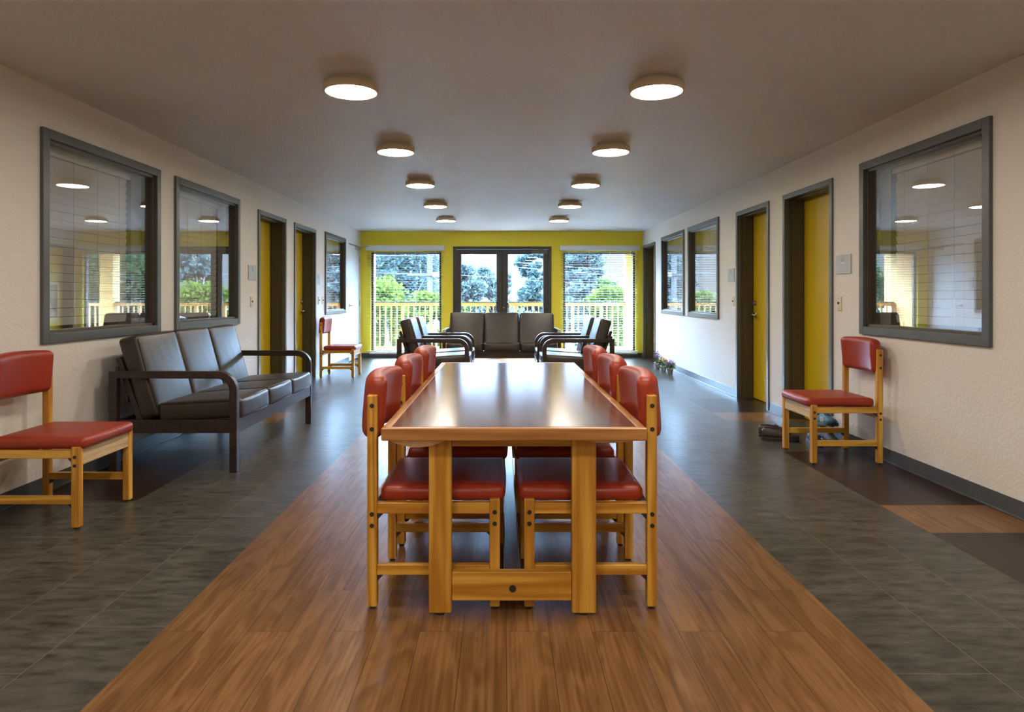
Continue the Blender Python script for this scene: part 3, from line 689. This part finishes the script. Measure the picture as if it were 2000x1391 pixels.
# ------------------------------------------------------------------ sofas and armchairs
def make_seat(n, name, cat, group=None, seed=0):
    cw = 0.57; aw = 0.052; W = n*cw/2 + aw + 0.004; D = 0.437
    t = thing(name, '', cat, group=group)
    for s in (-1, 1):
        xo, xi = s*W, s*(W-aw); x0, x1 = sorted((xo, xi))
        # arm: sweeps forward and bends down into the front leg
        th = 0.047; Rr = 0.135; top = 0.692; path = []
        path.append(((D-0.001), top, D-0.001, top-th))
        pts_o = [(D, top)]; pts_i = [(D, top-th)]
        cy, cz = -D+Rr, top-Rr
        for k in range(11):
            a_ = math.pi/2 + (math.pi/2)*k/10
            pts_o.append((cy+Rr*math.cos(a_), cz+Rr*math.sin(a_))); pts_i.append((cy+(Rr-th*1.1)*math.cos(a_), cz+(Rr-th*1.1)*math.sin(a_)))
        pts_o.append((-D, 0.42)); pts_i.append((-D+th*1.1, 0.42))
        mb = MB(); m_ = len(pts_o)
        for x in (x0, x1):
            for (y,z) in pts_o: mb.v.append((x,y,z))
            for (y,z) in pts_i: mb.v.append((x,y,z))
        for k in range(m_-1):
            o_, i_ = k, m_+k; q = 2*m_
            mb.f += [(o_,o_+1,i_+1,i_), (q+o_,q+i_,q+i_+1,q+o_+1), (o_,q+o_,q+o_+1,o_+1), (i_,i_+1,q+i_+1,q+i_)]; mb.m += [0]*4
        mb.f += [(0,m_,3*m_,2*m_), (m_-1,3*m_-1,4*m_-1,2*m_-1)]; mb.m += [0,0]
        fixn(mb.build('armrest', M_SOFAW, t, bevel=0.004))
        MB().box(x0, x1, -D, -D+th*1.1, 0.0, 0.421).build('leg', M_SOFAW, t, bevel=0.004)
        MB().box(x0, x1, D-0.055, D, 0.0, 0.646).build('leg', M_SOFAW, t, bevel=0.004)
        xa, xb = sorted((s*(W-0.010), s*(W-0.042)))
        MB().box(xa, xb, -D+0.05, D-0.054, 0.268, 0.356).build('side_rail', M_SOFAW, t, bevel=0.003)
        # slanted back support
        Mt = Matrix.Translation((s*(W-aw-0.022), 0.250, 0.335)) @ Matrix.Rotation(R(-19), 4, 'X')
        MB().box(-0.014, 0.014, -0.015, 0.020, 0, 0.47, 0, Mt).build('back_support', M_SOFAW, t, bevel=0.002)
    Wi = W-aw-0.001
    MB().box(-Wi, Wi, -D+0.004, -D+0.034, 0.265, 0.366).build('front_rail', M_SOFAW, t, bevel=0.003)
    MB().box(-Wi, Wi, D-0.045, D-0.012, 0.268, 0.350).build('rear_rail', M_SOFAW, t, bevel=0.003)
    for z, y in ((0.47,0.335),(0.66,0.40)):
        MB().box(-Wi, Wi, y, y+0.02, z, z+0.06).build('back_rail', M_SOFAW, t, bevel=0.003)
    MB().box(-Wi, Wi, -D+0.034, D-0.045, 0.318, 0.330).build('seat_deck', M_SOFAW, t)
    for k in range(n):
        xc = (k-(n-1)/2)*cw; rnd = random.Random(seed*10+k)
        Mt = Matrix.Translation((xc, -0.158, 0.410)) @ Matrix.Rotation(R(-3.6+rnd.uniform(-.3,.3)), 4, 'X')
        cu = xform(rounded_box(cw-0.012, 0.575, 0.138, 0.026, 0.010, 12, 0.0022, seed*7+k), Mt).build('seat_cushion', M_LEATH, t, smooth=True)
        hx, hy, hz = (cw-0.012)/2-0.008, 0.575/2-0.008, 0.07-0.006
        for zz in (hz, -hz):
            c = 0.03
            ring = [(-hx+c,-hy,zz),(hx-c,-hy,zz),(hx,-hy+c,zz),(hx,hy-c,zz),(hx-c,hy,zz),(-hx+c,hy,zz),(-hx,hy-c,zz),(-hx,-hy+c,zz),(-hx+c,-hy,zz)]
            xform(MB().tube(ring, 0.0045, 6), Mt).build('piping', M_LEATHP, cu, smooth=True)
        tl = rnd.uniform(-1.2, 1.2)
        Mt = Matrix.Translation((xc, 0.268, 0.636+rnd.uniform(0,0.012))) @ Matrix.Rotation(R(-15.5+tl), 4, 'X') @ Matrix.Rotation(R(rnd.uniform(-1.2,1.2)), 4, 'Y')
        cu = xform(rounded_box(cw-0.014, 0.140, 0.585, 0.026, 0.010, 12, 0.0026, seed*7+k+50), Mt).build('back_cushion', M_LEATH, t, smooth=True)
        hx, hy, hz = (cw-0.014)/2-0.008, 0.07-0.006, 0.585/2-0.008
        for yy in (-hy,):
            c = 0.03
            ring = [(-hx+c,yy,-hz),(hx-c,yy,-hz),(hx,yy,-hz+c),(hx,yy,hz-c),(hx-c,yy,hz),(-hx+c,yy,hz),(-hx,yy,hz-c),(-hx,yy,-hz+c),(-hx+c,yy,-hz)]
            xform(MB().tube(ring, 0.0045, 6), Mt).build('piping', M_LEATHP, cu, smooth=True)
    return t
s1 = make_seat(3, 'three_seat_sofa', 'sofa', 'dark three seat sofas', 1)
place(s1, (-2.243, 5.48, 0), R(90), 'dark brown three seat sofa with curved wooden arms along the left wall')
s2 = make_seat(3, 'three_seat_sofa', 'sofa', 'dark three seat sofas', 2)
place(s2, (0.0, 10.72, 0), 0, 'dark brown three seat sofa facing the viewer before the glazed double door')
a1 = make_seat(1, 'armchair', 'armchair', 'dark armchairs in facing pairs', 3)
AL = [((-0.835, 8.46, 0), R(90), 'nearer of the two dark armchairs on the left, facing right'),
      ((-0.825, 9.18, 0), R(90), 'farther of the two dark armchairs on the left, facing right'),
      ((0.930, 8.46, 0), R(-90), 'nearer of the two dark armchairs on the right, facing left'),
      ((0.905, 9.18, 0), R(-90), 'farther of the two dark armchairs on the right, facing left')]
for i, (l, rz, lab) in enumerate(AL): place(a1 if i == 0 else copy_tree(a1), l, rz, lab)

# ------------------------------------------------------------------ signs and switches
def sign(s, y, w_, z0, z1, label, strip=False):
    t = thing('room_sign', label, 'sign', (s*XW, y, (z0+z1)/2), 0, 'small grey signs beside the doors')
    h2 = (z1-z0)/2; x0, x1 = sorted((0, -s*0.010))
    MB().box(x0, x1, -w_/2, w_/2, -h2, h2).build('plate', M_PLATE, t, bevel=0.0015)
    mb = MB(); rnd = random.Random(int(y*10))
    for r_ in range(4):
        for c in range(6):
            if rnd.random() < 0.55:
                yy = -0.015+c*0.007; zz = h2*0.62 - r_*0.010; mb.cyl((-s*0.0095,yy,zz),(-s*0.0115,yy,zz),0.0022,n=8)
    mb.build('braille', M_DARKMET, t)
    if strip:
        x0, x1 = sorted((-s*0.0098, -s*0.011)); MB().box(x0, x1, -0.025, 0.025, 0.004, 0.020).build('name_strip', M_WHITE, t)
    return t
sign(1, 5.485, 0.235, 1.388, 1.545, 'small grey sign by the nearest right door, with white strip', True)
sign(1, 8.17, 0.22, 1.385, 1.545, 'small grey sign by the second right door')
sign(-1, 7.51, 0.22, 1.388, 1.552, 'small grey sign before the nearer left door')
sign(-1, 10.19, 0.22, 1.388, 1.552, 'small grey sign just past the farther left door')
sg = thing('notice_plate', 'narrow grey notice plate beside the far left window and white door', 'sign', (-XW, 12.08, 1.45))
MB().box(0, 0.012, -0.05, 0.05, -0.10, 0.10).build('plate', M_PLATE, sg, bevel=0.0015)
def switch(s, y, z, label, tall=0.115):
    t = thing('light_switch', label, 'light switch', (s*XW, y, z), 0, 'light switches beside the doors')
    x0, x1 = sorted((0, -s*0.008)); MB().box(x0, x1, -0.035, 0.035, -tall/2, tall/2).build('cover_plate', M_IVORY, t, bevel=0.002)
    x0, x1 = sorted((-s*0.008, -s*0.020)); MB().box(x0, x1, -0.005, 0.005, -0.006, 0.012).build('toggle', M_DARKMET, t, bevel=0.001)
    for z_ in (-0.042, 0.042): MB().cyl((-s*0.007,0,z_),(-s*0.0095,0,z_),0.004,n=10).build('screw', M_DARKMET, t)
switch(1, 5.555, 1.145, 'ivory light switch under the nearest right sign')
switch(1, 8.10, 1.145, 'ivory light switch under the second right sign')
switch(-1, 7.50, 1.145, 'ivory light switch under the sign by the nearer left door')
switch(-1, 10.25, 1.145, 'ivory light switch past the farther left door, nearer of two')
switch(-1, 10.47, 1.145, 'ivory light switch nearest the far left window')

# framed picture on the far right door, seen mirrored in the nearest left window
t = thing('framed_picture', 'framed tree picture on the far right yellow door', 'picture', (XW+DEP-0.002, 12.78, 1.12))
MB().box(-0.010, 0.0, -0.30, 0.30, -0.40, 0.40).build('board', simple('cream_board',(0.75,0.68,0.40),0.6), t)
mb = MB()
for (a,b_,c,d) in ((-0.23,-0.215,-0.31,0.31),(0.215,0.23,-0.31,0.31),(-0.215,0.215,0.295,0.31),(-0.215,0.215,-0.31,-0.295)): mb.box(-0.022,-0.010,a,b_,c,d)
mb.build('frame', M_CHAR, t)
m, nt, b = mat('tree_print'); v = coords(nt, (1,4,3)); n = N(nt,'ShaderNodeTexNoise',Scale=1.4,Detail=6.0); nt.links.new(v, n.inputs['Vector'])
nt.links.new(ramp(nt, [(0.42,(0.06,0.09,0.05)),(0.5,(0.25,0.30,0.16)),(0.58,(0.45,0.38,0.26))], n.outputs[0]), b.inputs['Base Color'])
MB().box(-0.014, -0.010, -0.215, 0.215, -0.295, 0.295).build('print', m, t)

# ------------------------------------------------------------------ flower pots
def make_plant(name, label, loc, col, seed, tall=0.12, leafy=90):
    rnd = random.Random(seed)
    t = thing(name, label, 'potted plant', loc, rnd.uniform(0,6), 'little potted flowers on the floor by the right wall')
    MB().lathe([(0.0,0.0),(0.036,0.0),(0.046,0.078),(0.050,0.080),(0.052,0.100),(0.047,0.100),(0.044,0.085),(0.0,0.085)], n=28).build('pot', simple('white_pot',(0.72,0.66,0.60),0.5), t, smooth=True)
    mb = MB(); fb = MB(); st = MB()
    for k in range(leafy):
        a_ = rnd.uniform(0,6.28); r_ = 0.065*math.sqrt(rnd.random()); z = 0.09+rnd.uniform(0, tall*0.55)
        Mt = Matrix.Translation((r_*math.cos(a_), r_*math.sin(a_), z)) @ Euler((rnd.uniform(-.9,.9), rnd.uniform(-.9,.9), a_)).to_matrix().to_4x4()
        L_ = rnd.uniform(0.018,0.030)
        mb.add([(0,0,0),(L_,-L_*0.45,0.004),(L_*1.8,0,0),(L_,L_*0.45,0.004)], [(0,1,2,3)], 0, Mt)
    for k in range(46):
        a_ = rnd.uniform(0,6.28); r_ = 0.070*math.sqrt(rnd.random()); z = 0.10+tall*(0.5+0.5*rnd.random())*(1-0.35*(r_/0.07)**2)
        c = Vector((r_*math.cos(a_), r_*math.sin(a_), z))
        st.cyl((c.x*0.4, c.y*0.4, 0.085), c, 0.0012, n=4)
        for p in range(5):
            q = p*1.2566+rnd.random(); Mt = Matrix.Translation(c) @ Euler((rnd.uniform(-.5,.5), rnd.uniform(-.5,.5), q)).to_matrix().to_4x4()
            fb.add([(0,0,0),(0.010,-0.008,0.004),(0.019,0,0.003),(0.010,0.008,0.004)], [(0,1,2,3)], 0, Mt)
    mb.build('leaves', simple('plant_leaf',(0.07,0.16,0.03),0.6,noise=0.3), t)
    st.build('stems', simple('plant_stem',(0.08,0.15,0.04),0.6), t)
    fb.build('flowers', simple('petals',col,0.6,noise=0.2), t)
make_plant('potted_flower', 'white pot of purple flowers nearest the viewer of three', (2.60,10.36,0), (0.42,0.07,0.36), 3, 0.13)
make_plant('potted_flower', 'white pot of orange yellow flowers, middle of three', (2.585,10.72,0), (0.95,0.50,0.02), 4, 0.14)
make_plant('potted_flower', 'white pot of upright purple flowers farthest of three', (2.58,11.12,0), (0.36,0.08,0.42), 5, 0.20, 50)

# ------------------------------------------------------------------ shoes
def make_shoe(name, label, up, sole_m, lace_m, loc, rot, L=0.29, hh=0.095, stripe=None):
    t = thing(name, label, 'shoe', loc); t.rotation_euler = rot
    # sections along the length: x, half width, top height, opening
    S = [(0.0,0.022,0.60),(0.02,0.034,0.92),(0.08,0.037,0.98),(0.13,0.038,0.92),(0.17,0.042,0.72),(0.21,0.046,0.56),(0.25,0.043,0.46),(0.275,0.034,0.38),(0.29,0.016,0.30)]
    mb = MB(); n = 14
    for (x,wd,ht) in S:
        x = x*L/0.29
        for k in range(n):
            a_ = math.pi*k/(n-1); zz = max(0.0, math.sin(a_))**0.7*hh*ht; mb.v.append((x-L/2, wd*math.cos(a_)*(1-0.25*(zz/hh)), 0.022+zz))
    for j in range(len(S)-1):
        for k in range(n-1):
            if j in (1,2) and 4 <= k <= 8: continue           # opening for the foot
            mb.f.append((j*n+k, (j+1)*n+k, (j+1)*n+k+1, j*n+k+1)); mb.m.append(0)
    mb.f.append(tuple(range(n))); mb.f.append(tuple((len(S)-1)*n+k for k in reversed(range(n)))); mb.m += [0,0]
    u = fixn(mb.build('upper', up, t, smooth=True)); so_ = u.modifiers.new('thick','SOLIDIFY'); so_.thickness = 0.004
    mb = MB()
    for z in (0.0, 0.028):
        for sgn in (1, -1):
            for (x,wd,ht) in (S if sgn > 0 else S[::-1]): mb.v.append((x*L/0.29-L/2, sgn*(wd+0.005), z))
    m_ = 2*len(S)
    for k in range(m_): mb.f.append((k,(k+1)%m_,m_+(k+1)%m_,m_+k)); mb.m.append(0)
    mb.f += [tuple(range(m_-1,-1,-1)), tuple(range(m_,2*m_))]; mb.m += [0,0]
    fixn(mb.build('sole', sole_m, t, bevel=0.004))
    mb = MB()
    for k in range(4):
        x = (0.135+k*0.02)*L/0.29-L/2; z = 0.022+hh*(0.93-k*0.10)
        mb.tube([(x,-0.022,z-0.012),(x+0.004,0,z+0.001),(x,0.022,z-0.012)], 0.0028, 6)
    mb.build('laces', lace_m, t)
    if stripe:
        mb = MB()
        for sgn in (-1,1):
            for q in range(3): mb.box(-0.02+q*0.025-0.005, -0.02+q*0.025+0.005, sgn*0.040-0.002, sgn*0.040+0.002, 0.03, 0.075)
        mb.build('side_stripes', stripe, t)
    return t
M_SBR = simple('brown_shoe_leather',(0.035,0.025,0.02),0.45); M_SBK = simple('black_shoe',(0.022,0.026,0.028),0.6); M_SBL = simple('blue_mesh',(0.04,0.14,0.24),0.6)
M_RUB = simple('dark_rubber',(0.02,0.022,0.022),0.55)
make_shoe('low_shoe','brown leather low shoe behind the right wall chair, leftmost shoe', M_SBR, M_RUB, M_RUB, (2.325,5.60,0), (0,0,R(-20)))
make_shoe('low_shoe','brown leather low shoe half hidden behind its pair', M_SBR, M_RUB, M_RUB, (2.35,5.74,0), (0,0,R(-15)))
make_shoe('sneaker','dark sneaker with blue and white stripes, toe toward the viewer', M_SBK, M_RUB, M_WHITE, (2.545,5.46,0), (0,0,R(-104)), stripe=M_SBL)
make_shoe('sneaker','black trainer standing by the wall, under another one', M_SBK, M_RUB, M_RUB, (2.69,5.52,0), (0,0,R(-92)))
make_shoe('sneaker','blue and black sneaker lying on top of the black trainer', M_SBL, M_RUB, M_RUB, (2.69,5.55,0.135), (0,R(-8),R(-92)), stripe=M_WHITE)

# ------------------------------------------------------------------ balcony
struct(MB().box(-4.2, 5.2, YB+0.15, 14.75, -0.25, -0.02).build('balcony_floor', M_CONC), 'concrete balcony floor')
struct(MB().box(-2.95, -2.78, YB+0.16, 14.80, -0.02, 2.36).build('wall_balcony', M_OCHRE), 'ochre side wall of the balcony')
col_ = MB().box(2.66, 2.94, 14.35, 14.62, -0.02, 2.36).build('balcony_column', M_OCHRE); struct(col_, 'ochre column at the balcony edge')
def railing(p0, p1, label):
    p0 = Vector((*p0,0)); p1 = Vector((*p1,0)); L_ = (p1-p0).length; ang = math.atan2(p1.y-p0.y, p1.x-p0.x)
    t = thing('balcony_railing', label, 'railing', (p0.x,p0.y,-0.02), ang)
    MB().box(0, L_, -0.03, 0.03, 1.095, 1.115).build('rail_cap', M_CHAR, t)
    MB().box(0, L_, -0.02, 0.02, 1.02, 1.095).build('top_rail', M_ORANGE, t, bevel=0.003)
    MB().box(0, L_, -0.02, 0.02, 0.10, 0.15).build('bottom_rail', M_ORANGE, t, bevel=0.003)
    n = int(L_/0.122)
    for k in range(n+1):
        x = 0.03+k*(L_-0.06)/n
        if k % 5 == 0: MB().box(x-0.03, x+0.03, -0.03, 0.03, 0.0, 1.02).build('post', M_ORANGE, t)
        else: MB().box(x-0.012, x+0.012, -0.012, 0.012, 0.15, 1.02).build('baluster', M_ORANGE, t)
    return t
railing((-2.78,14.45), (2.66,14.45), 'orange balcony railing beyond the glazed double door and windows')
railing((2.94,14.45), (5.1,14.45), 'orange balcony railing right of the ochre column')

# ------------------------------------------------------------------ outdoors
GZ = -3.3
g = MB().box(-150, 150, 15.2, 260, GZ-0.2, GZ).build('ground', M_GROUND); struct(g, 'street level ground beyond the balcony')
def foliage(name, blobs, n, size, m, seed, parent):
    rs = np.random.RandomState(seed); tot = []; 
    vol = np.array([b[3]*b[4]*b[5] for b in blobs])**0.66; cnt = np.maximum(30, (n*vol/vol.sum()).astype(int))
    for b, c in zip(blobs, cnt):
        u = rs.normal(size=(c,3)); u /= np.linalg.norm(u,axis=1)[:,None]; rr = np.abs(rs.normal(0.75,0.32,size=(c,1)))
        tot.append(np.array(b[:3])+u*rr*np.array(b[3:6]))
    P = np.concatenate(tot); k = len(P)
    a = rs.normal(size=(k,3)); a /= np.linalg.norm(a,axis=1)[:,None]; b = np.cross(a, rs.normal(size=(k,3))); b /= np.linalg.norm(b,axis=1)[:,None]
    s = rs.uniform(0.5,1.2,size=(k,1))*size
    V = np.stack([P-a*s, P+b*s*0.55, P+a*s, P-b*s*0.55], axis=1).reshape(-1,3)
    me = bpy.data.meshes.new(name); me.from_pydata(V.tolist(), [], [(4*i,4*i+1,4*i+2,4*i+3) for i in range(k)]); me.materials.append(m)
    o = bpy.data.objects.new(name, me); C.objects.link(o); o.parent = parent; return o
def tree(name, label, x, y, r, z0, z1, m, seed, n=5000, size=0.16, nb=22, group='trees and bushes beyond the balcony', ragged=0.5):
    rnd = random.Random(seed); t = thing(name, label, 'bush' if name == 'bush' else 'tree', (x,y,GZ), 0, group)
    h = z1-z0; blobs = []; nb = nb*3; n = int(n*2.2)
    for k in range(nb):
        u = rnd.random(); zc = z0-GZ+h*u; prof = math.sin(math.pi*min(0.97,max(0.08,0.15+0.8*u)))**0.6
        a_ = rnd.uniform(0,6.28); rr = r*prof*math.sqrt(rnd.random())*0.85; br = r*rnd.uniform(0.14,0.32)
        blobs.append((rr*math.cos(a_), rr*math.sin(a_), min(zc, z1-GZ-br*0.6), br, br, br*rnd.uniform(0.6,1.0)))
    foliage('foliage', blobs, n, size, m, seed, t)
    mb = MB().tube([(0,0,0),(0.1*r,0.05,h*0.3+z0-GZ-h*0.2),(0,0,z0-GZ+h*0.7)], 0.05*max(r,1.2), 8)
    for k in range(5):
        b = blobs[k]; mb.tube([(0,0,max(0.3,(z0-GZ)+h*0.15)),(b[0]*0.5,b[1]*0.5,b[2]*0.85),(b[0],b[1],b[2])], 0.025*max(r,1.2), 6)
    mb.build('trunk', M_BARK, t); return t
tree('tall_tree','tall blue green tree filling the top of the left end window', -12.2, 80, 5.0, -1.5, 8.0, L_BLUE, 11, 10000, 0.26, 40)
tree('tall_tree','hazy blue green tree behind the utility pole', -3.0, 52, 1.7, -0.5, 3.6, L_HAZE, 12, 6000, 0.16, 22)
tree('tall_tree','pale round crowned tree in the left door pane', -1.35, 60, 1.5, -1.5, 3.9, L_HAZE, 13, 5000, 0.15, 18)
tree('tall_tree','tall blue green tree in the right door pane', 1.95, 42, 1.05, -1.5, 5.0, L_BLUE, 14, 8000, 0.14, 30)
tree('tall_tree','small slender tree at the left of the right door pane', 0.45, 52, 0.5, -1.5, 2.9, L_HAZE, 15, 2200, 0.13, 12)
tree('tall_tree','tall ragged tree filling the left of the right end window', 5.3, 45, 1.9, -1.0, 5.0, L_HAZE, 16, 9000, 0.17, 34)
tree('bush','yellow green bush in the right end window', 4.3, 27, 1.15, -2.0, 1.55, L_YEL, 17, 5000, 0.09, 22)
tree('bush','big yellow green bush in the left end window', -4.3, 25, 1.5, -2.6, 1.75, L_YEL, 18, 7000, 0.09, 28)
tree('bush','green bush low behind the railing in the left door pane', -1.4, 27, 0.9, -2.8, 0.75, L_MID, 20, 3500, 0.08, 16)
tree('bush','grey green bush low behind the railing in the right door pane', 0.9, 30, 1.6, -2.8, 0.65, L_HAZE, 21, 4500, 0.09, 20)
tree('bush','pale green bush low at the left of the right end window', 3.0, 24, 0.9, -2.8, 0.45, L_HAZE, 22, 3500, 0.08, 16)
tree('tall_tree','distant dark green tree at the right of the right end window', 9.3, 62, 2.2, -2.5, 2.6, L_MID, 23, 5000, 0.2, 20)
tree('bush','low hedge like green bush filling the lower left end window', -6.6, 40, 2.6, -2.9, 0.3, L_MID, 41, 6500, 0.12, 26)
tree('bush','low pale bush below the rail in the right end window', 6.9, 34, 1.9, -2.9, 0.5, L_HAZE, 42, 5000, 0.10, 22)
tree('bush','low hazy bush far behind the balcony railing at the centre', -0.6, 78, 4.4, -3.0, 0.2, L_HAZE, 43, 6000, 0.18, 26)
# trees further to the sides, seen in the hall windows as reflections
tree('tall_tree','dense green tree off to the right, mirrored in the nearest left window', 13.5, 33, 3.0, -2.0, 4.2, L_MID, 31, 9000, 0.16, 34)
tree('tall_tree','dense dark tree far right, mirrored beside the ochre column', 19.5, 42, 4.2, -2.5, 5.2, L_BLUE, 32, 9000, 0.2, 34)
tree('tall_tree','loose tree to the right, mirrored in the left window above the sofa', 9.2, 33, 1.1, 0.2, 4.1, L_HAZE, 33, 4000, 0.14, 16)
tree('bush','yellow green bush to the right, mirrored above the sofa', 7.2, 29, 1.9, -2.4, 1.7, L_YEL, 34, 6500, 0.1, 26)
tree('tall_tree','green tree to the left, mirrored in the nearest right window', -17.5, 45, 3.0, -2.5, 3.2, L_MID, 35, 6500, 0.17, 24)
tree('bush','yellow green bush before the utility pole, mirrored in the paired right windows', -3.5, 31, 1.25, -2.6, 1.35, L_YEL, 36, 6500, 0.11, 26)

p = thing('utility_pole', 'weathered utility pole with cross arms in the left end window', 'utility pole', (-4.05, 37.8, GZ))
MB().cyl((0,0,0),(0,0,10.5),0.17,0.13,n=16).build('pole', M_POLE, p)
for z, L_ in ((5.75,1.25),(7.9,1.3),(9.2,1.0)):
    c = MB().box(-L_, L_, -0.20, -0.08, z-0.07, z+0.07).build('cross_arm', M_POLE, p)
    for q in (-0.85,-0.4,0.4,0.85): MB().cyl((q*L_,-0.14,z+0.07),(q*L_,-0.14,z+0.22),0.035,n=8).build('insulator', M_CHAR, c)
MB().box(0.18, 0.62, -0.26, -0.23, 5.62, 5.88).build('sign_board', simple('yellow_sign',(0.055,0.035,0.006),0.6), p)
for z in (4.2, 3.7): MB().box(-0.12, 0.12, -0.24, -0.16, z, z+0.22).build('pole_tag', M_CHAR, p)
MB().tube([(-0.2,0,5.7),(-0.9,0,4.4),(-1.15,0,3.6)], 0.03, 6).build('brace', M_POLE, p)
def wire(x0, z0, x1, z1, y0, y1, sag, label, r=0.02):
    pts = []
    for k in range(25):
        f = k/24; pts.append((x0+(x1-x0)*f, y0+(y1-y0)*f, z0+(z1-z0)*f-4*sag*f*(1-f)))
    tag(MB().tube(pts, r, 6).build('power_line', M_WIRE), label, 'power line', 'power lines crossing the view outside')
wire(-4.05, 3.55, 34, 1.3, 37.7, 37.7, 0.3, 'upper black power line crossing the door panes')
wire(-4.05, 3.30, 34, 0.9, 37.7, 37.9, 0.3, 'second black power line crossing the door panes')
wire(-4.05, 2.55, 34, 0.9, 37.6, 37.6, 0.35, 'lower black power line crossing the right door pane')
wire(-30, 5.0, -4.05, 3.5, 37.7, 37.7, 0.4, 'black power line running left from the pole')
wire(-30, 4.2, -4.05, 2.5, 37.7, 37.7, 0.4, 'lower black power line running left from the pole')
wire(-4.05, 4.8, 34, 4.2, 37.7, 37.7, 0.6, 'highest black power line seen in the end windows')
